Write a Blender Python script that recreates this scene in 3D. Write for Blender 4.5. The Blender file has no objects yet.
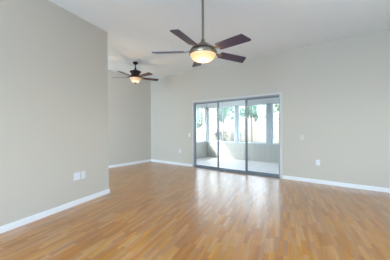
import bpy, bmesh, math, random
from mathutils import Vector, Matrix
random.seed(7)
C = bpy.context.scene.collection
S = bpy.context.scene
R = math.radians
YAW = 0.65176          # camera turned left of the back wall's normal
H = 1.22

# ------------------------------------------------------------------ camera
cam_d = bpy.data.cameras.new('camera'); cam_d.sensor_width = 36.0; cam_d.lens = 215.736/390*36
cam_d.clip_start = 0.02; cam_d.clip_end = 300
cam = bpy.data.objects.new('camera', cam_d); C.objects.link(cam); S.camera = cam
pitch, roll = -0.00795, -0.00517
fwd0 = Vector((-math.sin(YAW), math.cos(YAW), 0)); rt0 = Vector((math.cos(YAW), math.sin(YAW), 0)); up0 = Vector((0, 0, 1))
fw = fwd0*math.cos(pitch)+up0*math.sin(pitch); u2 = up0*math.cos(pitch)-fwd0*math.sin(pitch)
rr = rt0*math.cos(roll)+u2*math.sin(roll); uu = u2*math.cos(roll)-rt0*math.sin(roll)
M = Matrix((rr, uu, -fw)).transposed().to_4x4(); M.translation = Vector((0, 0, H)); cam.matrix_world = M

# ------------------------------------------------------------------ world, sun, fill lights
S.view_settings.view_transform = 'Standard'; S.view_settings.look = 'None'
S.view_settings.gamma = 1.0; S.view_settings.use_curve_mapping = False
S.view_settings.exposure = 1.35
W = bpy.data.worlds.new('sky'); S.world = W; W.use_nodes = True
wn = W.node_tree.nodes; wl = W.node_tree.links
bgn = wn['Background']; sky = wn.new('ShaderNodeTexSky'); sky.sky_type = 'NISHITA'
sky.sun_disc = False; sky.sun_elevation = R(39); sky.sun_rotation = R(225); sky.dust_density = 2.0; sky.air_density = 0.9
hsv = wn.new('ShaderNodeHueSaturation'); hsv.inputs['Saturation'].default_value = 0.4
wl.new(sky.outputs[0], hsv.inputs['Color']); wl.new(hsv.outputs[0], bgn.inputs[0]); bgn.inputs[1].default_value = 0.61
sd = bpy.data.lights.new('sun', 'SUN'); sd.energy = 3.3; sd.angle = R(0.6); sd.color = (1, .95, .87)
sun = bpy.data.objects.new('sun', sd); C.objects.link(sun)
sun.rotation_euler = Vector((1, 1.0, -1.22)).to_track_quat('-Z', 'Y').to_euler()

def area(name, loc, direction, sx, sy, energy, col):
    d = bpy.data.lights.new(name, 'AREA'); d.shape = 'RECTANGLE'; d.size = sx; d.size_y = sy; d.energy = energy; d.color = col
    o = bpy.data.objects.new(name, d); C.objects.link(o); o.location = loc
    o.rotation_euler = Vector(direction).to_track_quat('-Z', 'Z').to_euler()
    return o
# added cool fill lights, set at unseen windows added to the rear and right walls
area('fill_rear', (-0.4, -3.72, 1.5), (0, 1, .75), 2.9, 1.7, 132, (0.50, 0.745, 1.0))
area('fill_right', (2.07, 2.1, 1.5), (-1, 0, .35), 2.7, 1.7, 23, (0.50, 0.745, 1.0))
area('fill_side_room', (-3.45, -3.72, 1.5), (-1, .58, .0), 1.7, 1.5, 320, (0.52, 0.75, 1.0)).data.spread = R(108)  # added fill, aimed and narrowed to brighten the far left wall

# ------------------------------------------------------------------ helpers
def mat(name, col, rough=.5, metal=0, spec=.5, coat=0, emit=None, estr=0, noise=0, nscale=8, bump=0, bscale=60, coatr=.1):
    m = bpy.data.materials.new(name); m.use_nodes = True; nt = m.node_tree; b = nt.nodes['Principled BSDF']
    b.inputs['Base Color'].default_value = (*col, 1); b.inputs['Roughness'].default_value = rough
    b.inputs['Metallic'].default_value = metal; b.inputs['Specular IOR Level'].default_value = spec
    b.inputs['Coat Weight'].default_value = coat; b.inputs['Coat Roughness'].default_value = coatr
    if emit: b.inputs['Emission Color'].default_value = (*emit, 1); b.inputs['Emission Strength'].default_value = estr
    tc = nt.nodes.new('ShaderNodeTexCoord')
    if noise:
        n = nt.nodes.new('ShaderNodeTexNoise'); n.inputs['Scale'].default_value = nscale; n.inputs['Detail'].default_value = 4
        nt.links.new(tc.outputs['Object'], n.inputs['Vector'])
        mr = nt.nodes.new('ShaderNodeMapRange'); mr.inputs['To Min'].default_value = 1-noise; mr.inputs['To Max'].default_value = 1+noise
        nt.links.new(n.outputs[0], mr.inputs[0])
        mx = nt.nodes.new('ShaderNodeVectorMath'); mx.operation = 'SCALE'; mx.inputs[0].default_value = col
        nt.links.new(mr.outputs[0], mx.inputs['Scale']); nt.links.new(mx.outputs[0], b.inputs['Base Color'])
    if bump:
        n = nt.nodes.new('ShaderNodeTexNoise'); n.inputs['Scale'].default_value = bscale; n.inputs['Detail'].default_value = 3
        nt.links.new(tc.outputs['Object'], n.inputs['Vector'])
        bp = nt.nodes.new('ShaderNodeBump'); bp.inputs['Strength'].default_value = bump; bp.inputs['Distance'].default_value = .004
        nt.links.new(n.outputs[0], bp.inputs['Height']); nt.links.new(bp.outputs[0], b.inputs['Normal'])
    return m

def bx(bm, x0, x1, y0, y1, z0, z1, mtx=None):
    vs = [bm.verts.new(Vector(p)) for p in ((x0,y0,z0),(x1,y0,z0),(x1,y1,z0),(x0,y1,z0),(x0,y0,z1),(x1,y0,z1),(x1,y1,z1),(x0,y1,z1))]
    for f in ((3,2,1,0),(4,5,6,7),(0,1,5,4),(1,2,6,5),(2,3,7,6),(3,0,4,7)): bm.faces.new([vs[i] for i in f])
    if mtx: bmesh.ops.transform(bm, matrix=mtx, verts=vs)
    return vs

def lathe(bm, prof, n=32, z=0, c=(0,0)):
    rings = []
    for r, h in prof:
        if r < 1e-5: rings.append([bm.verts.new((c[0], c[1], z+h))])
        else: rings.append([bm.verts.new((c[0]+r*math.cos(2*math.pi*i/n), c[1]+r*math.sin(2*math.pi*i/n), z+h)) for i in range(n)])
    for a, b in zip(rings, rings[1:]):
        for i in range(n):
            j = (i+1) % n
            q = [a[i % len(a)], a[j % len(a)], b[j % len(b)], b[i % len(b)]]
            u = []
            for v in q:
                if v not in u: u.append(v)
            if len(u) > 2: bm.faces.new(u)

def tube(bm, pts, radii, n=10, ribs=0, cap=True):
    rings = []; pts = [Vector(p) for p in pts]
    for i, p in enumerate(pts):
        d = (pts[min(i+1, len(pts)-1)]-pts[max(i-1, 0)]).normalized()
        a = Vector((0, 0, 1)) if abs(d.z) < .9 else Vector((1, 0, 0))
        s = d.cross(a).normalized(); t = d.cross(s)
        ring = []
        for k in range(n):
            r = radii[i]*(1-(ribs if k % 2 else 0)); th = 2*math.pi*k/n
            ring.append(bm.verts.new(p+(s*math.cos(th)+t*math.sin(th))*r))
        rings.append(ring)
    for a, b in zip(rings, rings[1:]):
        for k in range(n): bm.faces.new((a[k], a[(k+1) % n], b[(k+1) % n], b[k]))
    if cap: bm.faces.new(rings[0][::-1]); bm.faces.new(rings[-1])

def obj(name, bm, m, parent=None, smooth=False, bevel=0):
    bmesh.ops.recalc_face_normals(bm, faces=bm.faces)
    me = bpy.data.meshes.new(name); bm.to_mesh(me); bm.free(); me.materials.append(m)
    if smooth:
        for p in me.polygons: p.use_smooth = True
        try: me.set_sharp_from_angle(angle=R(35))
        except Exception: pass
    o = bpy.data.objects.new(name, me); C.objects.link(o)
    if parent: o.parent = parent
    if bevel:
        b = o.modifiers.new('bevel', 'BEVEL'); b.width = bevel; b.segments = 2; b.limit_method = 'ANGLE'
    return o

def tag(o, label=None, cat=None, group=None, kind=None):
    if label: o['label'] = label
    if cat: o['category'] = cat
    if group: o['group'] = group
    if kind: o['kind'] = kind
    return o

def thing(name, loc, rz=0, **k):
    o = bpy.data.objects.new(name, None); C.objects.link(o); o.location = loc; o.rotation_euler = (0, 0, rz); o.empty_display_size = .1
    return tag(o, **k)

def struct(name, bm, m, label=None, cat=None, parent=None, **k):
    o = obj(name, bm, m, parent, **k)
    if not parent: tag(o, label, cat, None, 'structure')
    return o

def boxes(lst):
    bm = bmesh.new()
    for b in lst: bx(bm, *b)
    return bm

# ------------------------------------------------------------------ materials
def floor_mat(angle):
    m = bpy.data.materials.new('laminate_floor'); m.use_nodes = True; nt = m.node_tree; N = nt.nodes; L = nt.links
    b = N['Principled BSDF']; tc = N.new('ShaderNodeTexCoord'); mp = N.new('ShaderNodeMapping'); mp.inputs['Rotation'].default_value = (0, 0, -angle)
    L.new(tc.outputs['Object'], mp.inputs[0]); sp = N.new('ShaderNodeSeparateXYZ'); L.new(mp.outputs[0], sp.inputs[0])
    def mt(op, a, bb=None, cc=None):
        n = N.new('ShaderNodeMath'); n.operation = op
        for i, v in enumerate((a, bb, cc)):
            if v is None: continue
            if isinstance(v, (int, float)): n.inputs[i].default_value = v
            else: L.new(v, n.inputs[i])
        return n.outputs[0]
    u, v = sp.outputs[0], sp.outputs[1]
    row = mt('FLOOR', mt('DIVIDE', v, .044)); wn1 = N.new('ShaderNodeTexWhiteNoise'); wn1.noise_dimensions = '1D'; L.new(row, wn1.inputs['W'])
    us = mt('ADD', mt('DIVIDE', u, .30), mt('MULTIPLY', wn1.outputs['Value'], 9.7)); col = mt('FLOOR', us)
    cb = N.new('ShaderNodeCombineXYZ'); L.new(row, cb.inputs[0]); L.new(col, cb.inputs[1])
    wn2 = N.new('ShaderNodeTexWhiteNoise'); wn2.noise_dimensions = '2D'; L.new(cb.outputs[0], wn2.inputs['Vector'])
    # grain, long along the plank, shifted per strip
    gc = N.new('ShaderNodeCombineXYZ'); L.new(mt('MULTIPLY', u, 4.0), gc.inputs[0]); L.new(mt('MULTIPLY', v, 75.0), gc.inputs[1]); L.new(mt('MULTIPLY', wn2.outputs['Value'], 40.0), gc.inputs[2])
    gn = N.new('ShaderNodeTexNoise'); gn.inputs['Scale'].default_value = 1; gn.inputs['Detail'].default_value = 5; L.new(gc.outputs[0], gn.inputs['Vector'])
    big = N.new('ShaderNodeTexNoise'); big.inputs['Scale'].default_value = 1.3; L.new(mp.outputs[0], big.inputs['Vector'])
    val = mt('ADD', mt('MULTIPLY', wn2.outputs['Value'], .40), mt('MULTIPLY', gn.outputs[0], .66))
    val = mt('ADD', val, mt('MULTIPLY', mt('SUBTRACT', big.outputs[0], .5), .25))
    rp = N.new('ShaderNodeValToRGB'); L.new(val, rp.inputs[0]); e = rp.color_ramp.elements
    e[0].position = .1; e[0].color = (.225, .080, .019, 1); e[1].position = 1.0; e[1].color = (.65, .352, .100, 1)
    k = e.new(.4); k.color = (.390, .154, .031, 1); k = e.new(.7); k.color = (.50, .225, .047, 1)
    # board seams: every third strip and every 1.2 m
    fv = mt('FRACT', mt('DIVIDE', v, .176)); brow = mt('FLOOR', mt('DIVIDE', v, .176)); wn3 = N.new('ShaderNodeTexWhiteNoise'); wn3.noise_dimensions = '1D'; L.new(brow, wn3.inputs['W'])
    fu = mt('FRACT', mt('ADD', mt('DIVIDE', u, 1.2), mt('MULTIPLY', wn3.outputs['Value'], 5.3)))
    s1 = mt('LESS_THAN', fv, .014); s2 = mt('LESS_THAN', fu, .0028); seam = mt('MAXIMUM', s1, s2)
    mix = N.new('ShaderNodeMix'); mix.data_type = 'RGBA'; L.new(mt('MULTIPLY', seam, .45), mix.inputs['Factor']); hv = N.new('ShaderNodeHueSaturation'); L.new(rp.outputs[0], hv.inputs['Color']); sc = N.new('ShaderNodeSeparateColor'); L.new(wn2.outputs['Color'], sc.inputs[0])
    L.new(mt('ADD', mt('MULTIPLY', sc.outputs[1], .010), .496), hv.inputs['Hue']); L.new(mt('ADD', mt('MULTIPLY', sc.outputs[2], .25), .88), hv.inputs['Saturation']); L.new(hv.outputs[0], mix.inputs[6]); mix.inputs[7].default_value = (.12, .06, .03, 1)
    L.new(mix.outputs[2], b.inputs['Base Color'])
    rn = mt('ADD', mt('MULTIPLY', gn.outputs[0], .10), .27); L.new(rn, b.inputs['Roughness'])
    b.inputs['Specular IOR Level'].default_value = .35; b.inputs['Coat Weight'].default_value = 1.0; b.inputs['Coat Roughness'].default_value = .29
    bp = N.new('ShaderNodeBump'); bp.inputs['Strength'].default_value = .10; bp.inputs['Distance'].default_value = .001
    L.new(mt('SUBTRACT', mt('MULTIPLY', gn.outputs[0], .4), seam), bp.inputs['Height']); L.new(bp.outputs[0], b.inputs['Normal'])
    return m

def glass_mat(name, tint=(1, 1, 1), f=.03):
    m = bpy.data.materials.new(name); m.use_nodes = True; nt = m.node_tree; nt.nodes.clear()
    o = nt.nodes.new('ShaderNodeOutputMaterial'); mx = nt.nodes.new('ShaderNodeMixShader')
    t = nt.nodes.new('ShaderNodeBsdfTransparent'); t.inputs[0].default_value = (*tint, 1)
    g = nt.nodes.new('ShaderNodeBsdfGlossy'); g.inputs['Roughness'].default_value = .01
    lw = nt.nodes.new('ShaderNodeLayerWeight'); pw = nt.nodes.new('ShaderNodeMath'); pw.operation = 'POWER'; pw.inputs[1].default_value = 5
    ml = nt.nodes.new('ShaderNodeMath'); ml.operation = 'MULTIPLY_ADD'; ml.inputs[1].default_value = .9-f; ml.inputs[2].default_value = f
    nt.links.new(lw.outputs['Facing'], pw.inputs[0]); nt.links.new(pw.outputs[0], ml.inputs[0]); nt.links.new(ml.outputs[0], mx.inputs[0]); nt.links.new(t.outputs[0], mx.inputs[1]); nt.links.new(g.outputs[0], mx.inputs[2]); nt.links.new(mx.outputs[0], o.inputs[0])
    return m

def siding_mat():
    m = mat('panel_siding', (.60, .62, .58), .6); nt = m.node_tree; N = nt.nodes; b = N['Principled BSDF']
    tc = N.new('ShaderNodeTexCoord'); w = N.new('ShaderNodeTexBrick'); w.offset = 0
    w.inputs['Scale'].default_value = 1; w.inputs['Brick Width'].default_value = .2; w.inputs['Row Height'].default_value = 5
    w.inputs['Mortar Size'].default_value = .008; w.inputs['Color1'].default_value = (.44, .435, .41, 1); w.inputs['Color2'].default_value = (.42, .415, .39, 1); w.inputs['Mortar'].default_value = (.33, .33, .31, 1)
    mp = N.new('ShaderNodeMapping'); mp.inputs['Rotation'].default_value = (R(90), 0, 0); mp.inputs['Location'].default_value = (0, 1, 0)
    nt.links.new(tc.outputs['Object'], mp.inputs[0]); nt.links.new(mp.outputs[0], w.inputs['Vector']); nt.links.new(w.outputs[0], b.inputs['Base Color'])
    return m

def tile_mat(name, c1, c2, mo, sx, sy, ms, rough=.6, off=0.0, rot=(0,0,0)):
    m = mat(name, c1, rough); nt = m.node_tree; N = nt.nodes; b = N['Principled BSDF']
    tc = N.new('ShaderNodeTexCoord'); w = N.new('ShaderNodeTexBrick'); w.offset = off
    w.inputs['Scale'].default_value = 1; w.inputs['Brick Width'].default_value = sx; w.inputs['Row Height'].default_value = sy; w.inputs['Mortar Size'].default_value = ms
    w.inputs['Color1'].default_value = (*c1, 1); w.inputs['Color2'].default_value = (*c2, 1); w.inputs['Mortar'].default_value = (*mo, 1)
    mp = N.new('ShaderNodeMapping'); mp.inputs['Rotation'].default_value = rot
    nt.links.new(tc.outputs['Object'], mp.inputs[0]); nt.links.new(mp.outputs[0], w.inputs['Vector']); nt.links.new(w.outputs[0], b.inputs['Base Color'])
    return m

PANG = math.pi/2+0.26429                                # plank direction: along the partition
MF = floor_mat(PANG)
MWALL = mat('wall_paint', (.555, .520, .455), .75, spec=.25, bump=.25, bscale=90)
MCEIL = mat('ceiling_paint', (.87, .915, .945), .85, spec=.2, bump=.3, bscale=70)
MTRIM = mat('white_trim_paint', (.80, .82, .84), .4)
MCASE = mat('door_casing_paint', (.60, .59, .56), .5)
MFRA = mat('pale_grey_aluminium', (.34, .36, .40), .4, metal=.3)
MALU = mat('grey_anodised_aluminium', (.20, .225, .255), .4, metal=.35)
MPORF = mat('porch_frame_paint', (.40, .46, .50), .5)
MPTRK = mat('porch_track_metal', (.30, .32, .37), .4, metal=.4)
MPWH = mat('porch_white_paint', (.72, .76, .78), .6)
MSID = siding_mat()
MPFL = tile_mat('porch_pale_tile', (.86, .84, .84), (.84, .82, .82), (.74, .73, .73), .42, .42, .012, .35)
MGLASS = glass_mat('clear_glass', (.97, .985, .98))
MGLASSD = glass_mat('tinted_door_glass', (.95, .98, .985))
MPLATE = mat('white_plastic', (.70, .71, .76), .35)
MSLOT = mat('dark_slot', (.05, .05, .05), .6)
MBLANK = mat('wall_coloured_plate', (.60, .57, .49), .5)
MSTUC = mat('exterior_stucco', (.62, .56, .48), .9, noise=.06, bump=.5)
MBLOCK = tile_mat('pale_block_wall', (.20, .183, .162), (.19, .174, .154), (.16, .15, .135), .4, .2, .01, .9, .5, (R(90), 0, 0))
MGROUND = mat('desert_gravel', (.24, .22, .20), .95, noise=.15, nscale=6, bump=1, bscale=30)
MROOF = mat('roof_cover', (.45, .42, .38), .8, noise=.1)
MNICK = mat('brushed_nickel', (.27, .23, .18), .35, metal=.85)
MNICKD = mat('dark_motor_vents', (.03, .028, .026), .6)
MBLADE = mat('dark_walnut_blade', (.062, .048, .088), .42, spec=.45, coat=0, noise=.2, nscale=14, coatr=.22)
MBRONZE = mat('dark_bronze', (.028, .017, .015), .38, metal=.5)
MBLADE2 = mat('mahogany_blade', (.075, .020, .014), .4, spec=.4, coat=.2, noise=.25, nscale=14, coatr=.25)
MBOWL = mat('frosted_amber_glass', (.62, .43, .27), .35, emit=(1.0, .58, .25), estr=.30)
MBOWL2 = mat('frosted_amber_glass_small', (.70, .50, .34), .35, emit=(1.0, .60, .32), estr=.30)
MLEAF = mat('tree_leaves', (.20, .32, .26), .7, noise=.3, nscale=3)
MLEAF2 = mat('olive_leaves', (.20, .28, .21), .7, noise=.3, nscale=3)
MSHRUB = mat('grey_green_leaves', (.17, .175, .155), .8, noise=.3, nscale=6)
MBARK = mat('bark', (.20, .15, .11), .9, noise=.3)
MCACT = mat('cactus_skin', (.14, .21, .18), .7, noise=.12)
MROCK = mat('pale_rock', (.20, .185, .17), .9, noise=.2, bump=1)

def hot(m, e0, e1, rad):
    nt = m.node_tree; N = nt.nodes; b = N['Principled BSDF']; tc = N.new('ShaderNodeTexCoord'); sp = N.new('ShaderNodeVectorMath'); sp.operation = 'MULTIPLY'; sp.inputs[1].default_value = (1, 1, 0)
    ln = N.new('ShaderNodeVectorMath'); ln.operation = 'LENGTH'; mr = N.new('ShaderNodeMapRange'); mr.interpolation_type = 'SMOOTHSTEP'
    nt.links.new(tc.outputs['Object'], sp.inputs[0]); nt.links.new(sp.outputs[0], ln.inputs[0]); nt.links.new(ln.outputs['Value'], mr.inputs[0])
    mr.inputs['From Max'].default_value = rad; mr.inputs['To Min'].default_value = e0; mr.inputs['To Max'].default_value = e1; nt.links.new(mr.outputs[0], b.inputs['Emission Strength'])
hot(MBOWL, 1.1, .27, .15); hot(MBOWL2, .6, .16, .13)          # the bulb glows through the frosted glass

# ------------------------------------------------------------------ room shell
YB, XL, ZC, XR, YR, T = 5.3774, -6.1619, 3.038, 2.0, -3.6, .16
DX0, DX1, DZ = -4.165, -1.527, 2.030
struct('floor', boxes([(XL-T, XR+T, YR-T, YB+.10, -.12, 0)]), MF, 'glossy brown laminate floor of narrow strips across the room', 'floor')
struct('ceiling', boxes([(XL-T, XR+T, YR-T, YB+T, ZC, ZC+.15)]), MCEIL, 'smooth white flat ceiling', 'ceiling')
def wall_x(name, xa, xb, y0, y1, z0, z1, holes, m, label):
    l = []; x = xa
    for (h0, h1, g0, g1) in sorted(holes):
        l.append((x, h0, y0, y1, z0, z1))
        if g0 > z0+1e-4: l.append((h0, h1, y0, y1, z0, g0))
        if g1 < z1-1e-4: l.append((h0, h1, y0, y1, g1, z1))
        x = h1
    l.append((x, xb, y0, y1, z0, z1)); return struct(name, boxes(l), m, label, 'wall')
def wall_y(name, x0, x1, ya, yb, z0, z1, holes, m, label):
    l = []; y = ya
    for (h0, h1, g0, g1) in sorted(holes):
        l.append((x0, x1, y, h0, z0, z1))
        if g0 > z0+1e-4: l.append((x0, x1, h0, h1, z0, g0))
        if g1 < z1-1e-4: l.append((x0, x1, h0, h1, g1, z1))
        y = h1
    l.append((x0, x1, y, yb, z0, z1)); return struct(name, boxes(l), m, label, 'wall')
wall_x('wall_back', XL, XR, YB, YB+T, 0, ZC, [(DX0-.008, DX1+.008, 0, DZ+.006)], MWALL, 'greige painted wall around the sliding glass door')
wall_y('wall_left', XL-T, XL, YR-T, YB+T, 0, ZC, [], MWALL, 'greige wall at the far left end behind the smaller fan')
wall_x('wall_rear', XL, XR, YR-T, YR, 0, ZC, [(-4.35, -2.55, .7, 2.3), (-1.9, 1.1, .6, 2.4)], MWALL, 'greige wall behind the camera with two added window openings')  # openings here and in the right wall are added for the fill lights
wall_y('wall_right', XR, XR+T, YR-T, YB+T, 0, ZC, [(.7, 3.5, .6, 2.4)], MWALL, 'greige wall on the right with one added window opening')
# the partition on the near left, 15 degrees off the other walls
n = Vector((math.cos(.26429), math.sin(.26429), 0)); t = Vector((-math.sin(.26429), math.cos(.26429), 0))
P0 = n*(-3.0666)
def part_poly(a, b, d0, d1, z0, z1):
    """box between stations a..b along the partition and offsets d0..d1 (positive = room side)"""
    bm = bmesh.new(); mt = Matrix((Vector((t.x, n.x, 0, P0.x)), Vector((t.y, n.y, 0, P0.y)), Vector((0, 0, 1, 0)), Vector((0, 0, 0, 1))))
    bx(bm, a, b, d0, d1, z0, z1, mt); return bm
EN = 3.165; SN = -2.83
struct('wall_near_left', part_poly(SN, EN, -.125, 0, 0, ZC), MWALL, 'greige partition wall filling the left of the picture', 'wall')
struct('baseboard_near_left', part_poly(SN, EN+.014, 0, .014, 0, .083), MTRIM, 'white baseboard along the near left wall', 'baseboard', bevel=.004)
struct('baseboard_near_left_end', part_poly(EN, EN+.014, -.125, 0, 0, .083), MTRIM, 'white baseboard round the end of the near left wall', 'baseboard', bevel=.004)
struct('baseboard_left', boxes([(XL, XL+.014, YR, YB, 0, .083)]), MTRIM, 'white baseboard along the far left wall', 'baseboard', bevel=.004)
struct('baseboard_back_left', boxes([(XL+.014, DX0-.045, YB-.014, YB, 0, .083)]), MTRIM, 'white baseboard left of the sliding door', 'baseboard', bevel=.004)
struct('baseboard_back_right', boxes([(DX1+.06, XR, YB-.014, YB, 0, .083)]), MTRIM, 'white baseboard right of the sliding door', 'baseboard', bevel=.004)
struct('baseboard_right', boxes([(XR-.014, XR, YR, YB-.014, 0, .083)]), MTRIM, 'white baseboard along the right wall', 'baseboard', bevel=.004)

def framed_window(name, w, h, loc, rz, label):
    """window lying in its own xz plane, width w, height h, two lites"""
    r = thing(name, loc, rz, label=label, cat='window', kind='structure'); f = .05
    obj('window_frame', boxes([(-w/2, w/2, -.04, .04, 0, f), (-w/2, w/2, -.04, .04, h-f, h), (-w/2, -w/2+f, -.04, .04, f, h-f), (w/2-f, w/2, -.04, .04, f, h-f), (-f/2, f/2, -.03, .03, f, h-f)]), MTRIM, r)
    for a, b in ((-w/2+f, -f/2), (f/2, w/2-f)): obj('pane', boxes([(a, b, -.003, .003, f, h-f)]), MGLASS, r)
    return r
framed_window('added_window_1', 3.0, 1.8, (-.4, YR-.08, .6), 0, 'unseen wide window added in the rear wall of the near room')  # these three windows are out of view, added to light the room
framed_window('added_window_2', 1.8, 1.6, (-3.45, YR-.08, .7), 0, 'unseen window added in the rear wall of the left room')
framed_window('added_window_3', 2.8, 1.8, (XR+.08, 2.1, .6), R(90), 'unseen window added in the right wall')

# ------------------------------------------------------------------ sliding door
door = thing('door_1', (0, 0, 0), label='three panel sliding glass door with grey metal frame in the back wall', cat='door', kind='structure')
cw, cr = .032, .06
obj('casing', boxes([(DX0-cw, DX0, YB-.012, YB, 0, DZ+.045), (DX1, DX1+cr, YB-.012, YB, 0, DZ+.045), (DX0, DX1, YB-.012, YB, DZ, DZ+.045)]), MCASE, door, bevel=.003)
fy0, fy1 = YB-.004, YB+.12
obj('outer_frame', boxes([(DX0, DX0+.022, fy0, fy1, 0, DZ), (DX1-.022, DX1, fy0, fy1, 0, DZ), (DX0+.022, DX1-.022, fy0, fy1, DZ-.028, DZ)]), MFRA, door)
obj('threshold', boxes([(DX0+.022, DX1-.022, fy0, fy1, 0, .022), (DX0+.022, DX1-.022, fy0+.035, fy0+.042, .022, .036), (DX0+.022, DX1-.022, fy0+.078, fy0+.085, .022, .036)]), MALU, door)
px = [DX0+.022, -3.285, -2.415, DX1-.022]
for i in range(3):
    a = px[i]-(.014 if i else 0); b = px[i+1]+(.014 if i < 2 else 0)
    ya = YB+(.050, .016, .084)[i]; yb = ya+.028; s = .027; zb, zt = .036, DZ-.028
    pn = obj('door_panel', boxes([(a, a+s, ya, yb, zb, zt), (b-s, b, ya, yb, zb, zt), (a+s, b-s, ya, yb, zb, zb+.035), (a+s, b-s, ya, yb, zt-.03, zt)]), MALU, door)
    obj('glass_pane', boxes([(a+s-.004, b-s+.004, ya+.011, ya+.017, zb+.03, zt-.026)]), MGLASSD, pn)
    if i == 1:
        hb = bmesh.new(); bx(hb, a+.002, a+.034, ya-.012, ya, .93, 1.17); bx(hb, a+.014, a+.034, ya-.045, ya-.012, .955, .975); bx(hb, a+.014, a+.034, ya-.045, ya-.012, 1.125, 1.145); bx(hb, a+.012, a+.036, ya-.058, ya-.043, .94, 1.16)
        obj('handle', hb, MPTRK, pn, bevel=.004)
    if i == 0:
        hb = bmesh.new(); bx(hb, b-.13, b-.085, ya-.02, ya, 1.02, 1.10); bx(hb, b-.085, b-.04, ya-.01, ya, 1.045, 1.075)
        obj('latch', hb, MPTRK, pn, bevel=.003)

# ------------------------------------------------------------------ porch (enclosed patio)
PX0, PX1, PY = -5.40, -.55, 7.94; PZ = -.05; PH = 2.32
struct('porch_floor', boxes([(PX0-.14, PX1+.14, YB+.10, PY+.14, -.16, PZ)]), MPFL, 'pale tiled floor of the enclosed porch', 'floor')
struct('porch_ceiling', boxes([(PX0-.62, PX1+.3, YB+T, PY+.62, PH, PH+.10)]), MPWH, 'white porch roof deck with eaves', 'ceiling')
struct('porch_knee_wall_back', boxes([(PX0-.12, PX1+.12, PY, PY+.12, PZ, .60)]), MSID, 'low panelled wall under the porch rear windows', 'wall')
kl = struct('porch_knee_wall_left', boxes([(0, PY-YB-T, 0, .12, PZ, .60)]), MSID, 'low panelled wall under the porch left windows', 'wall')
kl.location = (PX0, YB+T, 0); kl.rotation_euler = (0, 0, R(90))
struct('porch_wall_right', boxes([(PX1, PX1+.12, YB+T, PY, PZ, PH)]), MPWH, 'white end wall of the porch', 'wall')
struct('porch_header_back', boxes([(PX0-.12, PX1+.12, PY, PY+.12, 2.13, PH)]), MPWH, 'white header beam over the porch rear windows', 'beam')
struct('porch_header_left', boxes([(PX0-.12, PX0, YB+T, PY, 2.13, PH)]), MPWH, 'white header beam over the porch left windows', 'beam')
for nm, x0, x1, y0, y1, lb in (('porch_post_corner', PX0-.12, PX0+.05, PY-.05, PY+.12, 'blue grey post in the left corner of the porch'),
                         ('porch_post_narrow', -4.015, -3.895, PY-.01, PY+.12, 'slim blue grey post between the porch rear windows'),
                         ('porch_post_wide', -2.72, -2.545, PY-.02, PY+.12, 'wide blue grey post right of centre in the porch rear wall'),
                         ('porch_post_end', PX1-.06, PX1+.10, PY-.02, PY+.12, 'blue grey post at the right end of the porch rear wall')):
    struct(nm, boxes([(x0, x1, y0, y1, .60, 2.13)]), MPORF, lb, 'post')
struct('porch_sill_back', boxes([(PX0+.05, PX1-.06, PY-.035, PY+.12, .60, .635)]), MPORF, 'blue grey sill along the porch rear windows', 'sill')
struct('porch_sill_left', boxes([(PX0-.12, PX0+.035, YB+T, PY-.05, .60, .635)]), MPORF, 'blue grey sill along the porch left windows', 'sill')
def porch_window(name, w, loc, rz, mull, label, f=.05):
    r = thing(name, loc, rz, label=label, cat='window', kind='structure'); h = 2.13-.635
    obj('window_frame', boxes([(0, w, .02, .07, 0, f*.7), (0, w, .02, .07, h-f, h), (0, f, .02, .07, f*.7, h-f), (w-f, w, .02, .07, f*.7, h-f)]), MPWH, r)
    mz = mull
    xs = [f]+[mz]+[w-f]
    obj('mullion', boxes([(mz-.016, mz+.016, .025, .065, f*.7, h-f)]), MPTRK, r)
    for a, b in ((f, mz-.016), (mz+.016, w-f)): obj('pane', boxes([(a, b, .043, .048, f*.7, h-f)]), MGLASS, r)
porch_window('window_4', 1.335, (-5.35, PY, .635), 0, .74, 'porch rear window nearest the left corner')
porch_window('window_5', 1.175, (-3.895, PY, .635), 0, .575, 'porch rear window between the two posts')
porch_window('window_6', 1.935, (-2.545, PY, .635), 0, .96, 'porch rear window right of the wide post')
porch_window('window_7', PY-.05-YB-T, (PX0, YB+T, .635), R(90), .62, 'porch left side window')

# ------------------------------------------------------------------ wall plates
def plate(name, loc, normal_rot, w, h, kind, label, cat, group=None, m=MPLATE):
    """plate in local xz plane facing -y"""
    r = thing(name, loc, normal_rot, label=label, cat=cat, group=group)
    bm = bmesh.new(); bx(bm, -w/2, w/2, -.006, 0, -h/2, h/2); obj('cover_plate', bm, m, r, bevel=.002)
    if kind == 'duplex':
        for z in (-.024, .024):
            bm = bmesh.new(); bx(bm, -.017, .017, -.009, -.006, z-.014, z+.014); s = obj('socket', bm, m, r, bevel=.002)
            obj('slots', boxes([(-.008, -.0055, -.0095, -.009, z-.004, z+.006), (.0055, .008, -.0095, -.009, z-.004, z+.006), (-.002, .002, -.0095, -.009, z-.011, z-.007)]), MSLOT, s)
    if kind == 'double':
        for x in (-.023, .023):
            bm = bmesh.new(); bx(bm, x-.017, x+.017, -.009, -.006, -.034, .034); s = obj('insert', bm, m, r, bevel=.002)
            bm = bmesh.new(); lathe(bm, [(0, 0), (.005, 0), (.005, .008), (0, .008)], 12); bmesh.ops.transform(bm, matrix=Matrix.Translation((x, -.009, 0)) @ Matrix.Rotation(R(90), 4, 'X'), verts=bm.verts)
            obj('jack', bm, MPLATE, s)
    if kind == 'switch':
        bm = bmesh.new(); bx(bm, -.016, .016, -.010, -.006, -.033, .033); obj('rocker', bm, m, r, bevel=.002)
    if kind == 'blank':
        for z in (-.042, .042):
            bm = bmesh.new(); lathe(bm, [(0, 0), (.004, 0), (.004, .0015), (0, .0015)], 12); bmesh.ops.transform(bm, matrix=Matrix.Translation((0, -.006, z)) @ Matrix.Rotation(R(90), 4, 'X'), verts=bm.verts)
            obj('screw', bm, m, r)
    return r
def on_part(s, z): p = P0+t*s+n*.0005; return (p.x, p.y, z)
prot = math.atan2(n.y, n.x)+math.pi/2
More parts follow.
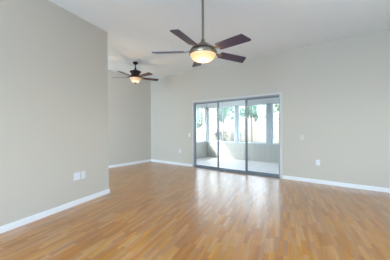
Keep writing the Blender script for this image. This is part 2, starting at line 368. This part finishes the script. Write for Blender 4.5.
plate('double_jack_plate', on_part(2.484, .46), prot, .118, .122, 'double', 'wide white double plate low on the near left wall, left of the outlet', 'wall plate')
plate('electrical_outlet', on_part(2.602, .46), prot, .074, .122, 'duplex', 'narrow white outlet on the near left wall, right of the double plate', 'outlet')
plate('electrical_outlet', (-4.733, YB-.0005, .468), 0, .074, .118, 'duplex', 'white outlet low on the back wall, left of the sliding door', 'outlet')
plate('electrical_outlet', (-.723, YB-.0005, .455), 0, .078, .122, 'duplex', 'white outlet low on the back wall, right of the sliding door', 'outlet')
plate('light_switch', (-4.325, YB-.0005, 1.006), 0, .072, .115, 'switch', 'white light switch beside the left jamb of the sliding door', 'light switch')
plate('blank_cover_plate', (-1.042, YB-.0005, 1.0), 0, .09, .115, 'blank', 'faint wall-coloured blank cover plate right of the sliding door at switch height', 'wall plate', m=MBLANK)

# ------------------------------------------------------------------ ceiling fans
def blade_mesh(r0, r1, w0, w1, th=.011, slant=.035, pitch=12):
    bm = bmesh.new(); out = []
    def corner(cx, cy, rad, a0, a1, k=5):
        for i in range(k+1):
            a = a0+(a1-a0)*i/k; out.append((cx+rad*math.cos(a), cy+rad*math.sin(a)))
    q = .018
    corner(r0+q, -w0/2+q, q, math.pi*1.5, math.pi, 4); out.reverse()
    pts = []
    def arc(cx, cy, rad, a0, a1, k=4):
        for i in range(k+1):
            a = R(a0+(a1-a0)*i/k); pts.append((cx+rad*math.cos(a), cy+rad*math.sin(a)))
    arc(r0+q, -w0/2+q, q, 180, 270); arc(r1-q-slant, -w1/2+q, q, 270, 345); arc(r1-q, w1/2-q, q, 15-15, 90); arc(r0+q, w0/2-q, q, 90, 180)
    lo = [bm.verts.new((x, y, -th/2)) for x, y in pts]; hi = [bm.verts.new((x, y, th/2)) for x, y in pts]
    bm.faces.new(lo[::-1]); bm.faces.new(hi); k = len(pts)
    for i in range(k): bm.faces.new((lo[i], lo[(i+1) % k], hi[(i+1) % k], hi[i]))
    bmesh.ops.transform(bm, matrix=Matrix.Rotation(R(-pitch), 4, 'X'), verts=bm.verts)
    return bm
def iron_mesh(r_in, z_in, r_out, z_out, w, pitch=13):
    bm = bmesh.new(); k = 6; prev = None
    for i in range(k+1):
        f = i/k; x = r_in+(r_out-r_in)*f; z = z_in+(z_out-z_in)*(3*f*f-2*f**3); a = R(-pitch)*f; ww = w*(.75+.5*abs(f-.35)); h = .004
        ring = [bm.verts.new((x, y*math.cos(a)-zz*math.sin(a), z+y*math.sin(a)+zz*math.cos(a))) for y, zz in ((-ww/2, -h), (ww/2, -h), (ww/2, h), (-ww/2, h))]
        if prev:
            for j in range(4): bm.faces.new((prev[j], prev[(j+1) % 4], ring[(j+1) % 4], ring[j]))
        else: bm.faces.new(ring[::-1])
        prev = ring
    bm.faces.new(prev); return bm

def lamp(loc, e, rad):
    d = bpy.data.lights.new('fan_bulb', 'POINT'); d.energy = e; d.color = (1, .70, .42); d.shadow_soft_size = rad
    o = bpy.data.objects.new('fan_bulb', d); C.objects.link(o); o.location = loc

# large five-blade fan
F1 = (-1.692, 2.405)
fan = thing('ceiling_fan', (F1[0], F1[1], 0), label='large brushed nickel ceiling fan on a long rod, nearest the camera', cat='ceiling fan')
bm = bmesh.new(); lathe(bm, [(0, ZC), (.066, ZC), (.066, 3.02), (.055, 2.995), (.028, 2.976), (0, 2.976)]); obj('canopy', bm, MNICK, fan, True)
bm = bmesh.new(); lathe(bm, [(0, 2.99), (.0155, 2.99), (.0155, 2.39), (0, 2.39)], 16); obj('rod', bm, MNICK, fan, True)
bm = bmesh.new(); lathe(bm, [(0, 2.43), (.022, 2.43), (.028, 2.41), (.034, 2.388), (.05, 2.378), (.09, 2.350), (.13, 2.322), (.160, 2.300), (.170, 2.289), (.166, 2.284), (0, 2.284)], 48); obj('motor_housing', bm, MNICK, fan, True)
bm = bmesh.new(); lathe(bm, [(0, 2.286), (.150, 2.286), (.150, 2.262), (0, 2.262)], 48); obj('motor', bm, MNICKD, fan, True)
bm = bmesh.new(); lathe(bm, [(.140, 2.266), (.178, 2.266), (.188, 2.258), (.190, 2.236), (.185, 2.218), (.170, 2.214), (.170, 2.224), (.140, 2.224)], 48); obj('light_ring', bm, MNICK, fan, True)
bm = bmesh.new(); lathe(bm, [(.174*math.sin(R(a)), 2.218-.098*math.cos(R(a))) for a in range(0, 91, 6)], 48); b1 = obj('glass_bowl', bm, MBOWL, fan, True)
bm = bmesh.new(); lathe(bm, [(0, 2.123), (.008, 2.120), (.007, 2.115), (0, 2.113)], 16); obj('finial', bm, MNICK, fan, True)
fb = fi = None
for k in range(5):
    a = R(25+72*k)+YAW
    if fb is None: fb = obj('blade', blade_mesh(.262, .712, .135, .150, pitch=13.5), MBLADE, fan); fi = obj('blade_bracket', iron_mesh(.145, .012, .295, -.010, .05), MNICK, fan); b, i_ = fb, fi
    else:
        b, i_ = fb.copy(), fi.copy(); C.objects.link(b); C.objects.link(i_); b.parent = fan; i_.parent = fan
    tl = Matrix.Translation((0, 0, 2.262)) @ Matrix.Rotation(R(2.6), 4, fwd0) @ Matrix.Rotation(a, 4, 'Z')   # the hanging fan has settled slightly to one side
    b.matrix_basis = tl; i_.matrix_basis = tl
lamp((F1[0], F1[1], 2.0), 3, .05)

# smaller dark fan at the far left
F2 = (-4.892, 3.73)
fan2 = thing('ceiling_fan', (F2[0], F2[1], 0), label='smaller dark bronze ceiling fan with reddish blades hanging over the far left corner', cat='ceiling fan')
bm = bmesh.new(); lathe(bm, [(0, ZC), (.068, ZC), (.068, 3.01), (.05, 2.985), (.02, 2.97), (0, 2.97)]); obj('canopy', bm, MBRONZE, fan2, True)
bm = bmesh.new(); lathe(bm, [(0, 2.98), (.014, 2.98), (.014, 2.84), (0, 2.84)], 16); obj('rod', bm, MBRONZE, fan2, True)
bm = bmesh.new(); lathe(bm, [(0, 2.88), (.022, 2.88), (.03, 2.84), (.06, 2.815), (.12, 2.80), (.152, 2.785), (.152, 2.765), (.128, 2.745), (.112, 2.71), (.118, 2.68), (.128, 2.655), (.12, 2.64), (0, 2.64)], 40); obj('motor_housing', bm, MBRONZE, fan2, True)
bm = bmesh.new(); lathe(bm, [(0, 2.642), (.10, 2.642), (.146, 2.632), (.152, 2.618), (.148, 2.606), (0, 2.606)], 40); obj('light_ring', bm, MBRONZE, fan2, True)
bm = bmesh.new(); lathe(bm, [(0, 2.486), (.05, 2.487), (.09, 2.503), (.122, 2.535), (.14, 2.575), (.144, 2.608)], 40); obj('glass_bowl', bm, MBOWL2, fan2, True)
bm = bmesh.new(); lathe(bm, [(0, 2.49), (.05, 2.486), (.045, 2.476), (.016, 2.464), (.012, 2.447), (0, 2.442)], 20); obj('finial', bm, MBRONZE, fan2, True)
gb = gi = None
for k in range(5):
    a = R(33+72*k)+YAW
    if gb is None: gb = obj('blade', blade_mesh(.20, .66, .11, .14, slant=0.0), MBLADE2, fan2); gi = obj('blade_bracket', iron_mesh(.11, 2.66, .27, 2.622, .05), MBRONZE, fan2); b, i_ = gb, gi
    else:
        b, i_ = gb.copy(), gi.copy(); C.objects.link(b); C.objects.link(i_); b.parent = fan2; i_.parent = fan2
    b.location = (0, 0, 2.626); b.rotation_euler = (0, 0, a); i_.rotation_euler = (0, 0, a)
lamp((F2[0], F2[1], 2.33), 3, .05)

# ------------------------------------------------------------------ outside
struct('ground', boxes([(-45, 30, YB+T+.02+2.6, 60, -.5, -.20), (-45, PX0-.14, -8, YB+T+2.62, -.5, -.20)]), MGROUND, 'pale desert gravel yard beyond the porch', 'ground')
struct('roof', boxes([(XL-T-.3, XR+T+.3, YR-T-.3, YB+T+.10, ZC+.15, ZC+.35)]), MROOF, 'house roof slab', 'roof')
def block_wall(name, x0, x1, y0, y1, z, label):
    r = thing(name, (0, 0, 0), label=label, cat='wall')
    obj('wall_body', boxes([(x0, x1, y0, y1, -.2, z-.06)]), MBLOCK, r); obj('coping', boxes([(x0, x1, y0-.02, y1+.02, z-.06, z)]), MBLOCK, r)
block_wall('garden_wall', -15, -8.70, 17.4, 17.6, 1.72, 'low stretch of pale block garden wall seen through the second porch lite')
block_wall('garden_wall', -8.695, -7.0, 17.4, 17.6, 2.10, 'taller middle stretch of pale block garden wall, stepped above the low stretches')
block_wall('garden_wall', -6.995, 3.5, 17.4, 17.6, 1.74, 'long low stretch of pale block garden wall at the right')
block_wall('garden_wall', -15, -9.0, 12.9, 13.1, 1.25, 'lower pale garden wall in front of the cactus')

def cactus(loc):
    r = thing('saguaro_cactus', loc, label='tall saguaro cactus with raised arms beyond the porch left window', cat='cactus')
    bm = bmesh.new(); tube(bm, [(0, 0, 0), (0, 0, .6), (0, 0, 1.6), (0, 0, 3.0), (0, 0, 3.9), (0, 0, 4.06), (0, 0, 4.1)], [.15, .18, .19, .175, .15, .09, .02], 24, .16); obj('trunk', bm, MCACT, r, True)
    rt = rt0
    for s, z0, out, top in ((-1, 1.45, .34, 2.75), (1, 1.6, .40, 3.3), (.35, 1.9, 1.3, 2.9)):
        o = rt*s*out if s != .35 else (rt*.25+fwd0*-.28)
        p = [Vector((0, 0, z0)), o*.5+Vector((0, 0, z0+.02)), o*.88+Vector((0, 0, z0+.12)), o+Vector((0, 0, z0+.32)), o+Vector((0, 0, top-.3)), o+Vector((0, 0, top-.06)), o+Vector((0, 0, top))]
        bm = bmesh.new(); tube(bm, p, [.09, .10, .105, .11, .105, .07, .02], 18, .16); obj('arm', bm, MCACT, r, True)
cactus((-10.75, 14.4, -.2))

def leaves(bm, c, rad, nn, size, rnd):
    c = Vector(c); rad = Vector(rad)
    blobs = [(Vector((rnd.uniform(-.55, .55), rnd.uniform(-.55, .55), rnd.uniform(-.5, .55))), rnd.uniform(.32, .5)) for _ in range(11)]
    for _ in range(nn):
        o, br = rnd.choice(blobs)
        d = Vector((rnd.gauss(0, 1), rnd.gauss(0, 1), rnd.gauss(0, 1))).normalized()*br*rnd.uniform(.55, 1)
        p = c+Vector(((o.x+d.x)*rad.x, (o.y+d.y)*rad.y, (o.z+d.z)*rad.z))
        a = Vector((rnd.gauss(0, 1), rnd.gauss(0, 1), rnd.gauss(0, 1))).normalized()
        b = a.orthogonal().normalized(); s = size*rnd.uniform(.6, 1.3)
        bm.faces.new([bm.verts.new(p+a*s), bm.verts.new(p+b*s*.45), bm.verts.new(p-a*s), bm.verts.new(p-b*s*.45)])
def tree(name, loc, h, rad, nn, m, label, seed, size=.11):
    rnd = random.Random(seed); r = thing(name, loc, label=label, cat='tree')
    bm = bmesh.new(); tube(bm, [(0, 0, 0), (.05, 0, h*.3), (-.04, .03, h*.55), (0, 0, h*.85)], [.09, .07, .05, .02], 8)
    for k in range(5):
        a = k*1.3; tube(bm, [(-.02, 0, h*(.35+.06*k)), (math.cos(a)*rad[0]*.35, math.sin(a)*rad[1]*.35, h*(.55+.05*k)), (math.cos(a)*rad[0]*.65, math.sin(a)*rad[1]*.65, h*(.66+.05*k))], [.035, .025, .01], 6)
    obj('trunk', bm, MBARK, r, True)
    bm = bmesh.new(); leaves(bm, (0, 0, h*.68), rad, nn, size, rnd); obj('foliage', bm, m, r)
tree('leafy_tree', (-11.6, 20.3, -.2), 5.2, (1.7, 1.5, 2.1), 4200, MLEAF, 'full green tree behind the low stretch of garden wall', 1)
tree('leafy_tree', (-8.6, 19.75, -.2), 4.4, (1.0, 1.0, 1.3), 2600, MLEAF, 'green tree rising behind the taller middle stretch of garden wall', 2)
tree('sparse_tree', (-8.45, 24.4, -.2), 4.6, (.95, .95, 1.5), 420, MLEAF2, 'thin sparse tree right of the two leafy trees', 3, .09)
tree('leafy_tree', (-6.0, 21.8, -.2), 5.2, (1.15, 1.1, 2.1), 1900, MLEAF2, 'olive green tree at the right behind the garden wall', 4)

def shrub(loc, rad, seed, label, nn=900):
    rnd = random.Random(seed); r = thing('desert_shrub', loc, label=label, cat='shrub')
    bm = bmesh.new()
    for k in range(7):
        a = k*.9; tube(bm, [(0, 0, 0), (math.cos(a)*rad[0]*.3, math.sin(a)*rad[1]*.3, rad[2]*.6), (math.cos(a)*rad[0]*.6, math.sin(a)*rad[1]*.6, rad[2]*1.2)], [.02, .014, .006], 5)
    obj('stems', bm, MBARK, r)
    bm = bmesh.new(); leaves(bm, (0, 0, rad[2]), rad, nn, .05, rnd); obj('foliage', bm, MSHRUB, r)
shrub((-8.15, 13.9, -.2), (.8, .7, .78), 11, 'wide grey green shrub at the left among the garden rocks')
shrub((-6.75, 13.7, -.2), (.6, .6, .6), 12, 'low grey green shrub right of the wide one')
shrub((-7.9, 16.1, -.2), (.8, .6, .85), 13, 'taller grey green shrub close to the garden wall')
def rock(loc, s, seed, label):
    rnd = random.Random(seed); bm = bmesh.new(); bmesh.ops.create_icosphere(bm, subdivisions=2, radius=1)
    for v in bm.verts: v.co *= rnd.uniform(.82, 1.1)
    bmesh.ops.transform(bm, matrix=Matrix.Diagonal((s[0], s[1], s[2], 1)), verts=bm.verts)
    o = obj('garden_rock', bm, MROCK); o.location = loc; o.rotation_euler = (0, 0, rnd.uniform(0, 3)); tag(o, label, 'rock')
rock((-6.9, 11.6, .1), (.5, .4, .42), 21, 'large pale boulder in front of the shrubs')
rock((-6.1, 11.9, .05), (.36, .3, .32), 22, 'small pale boulder right of the large one')
rock((-7.5, 12.3, .05), (.34, .34, .32), 23, 'small pale boulder left of the large one')
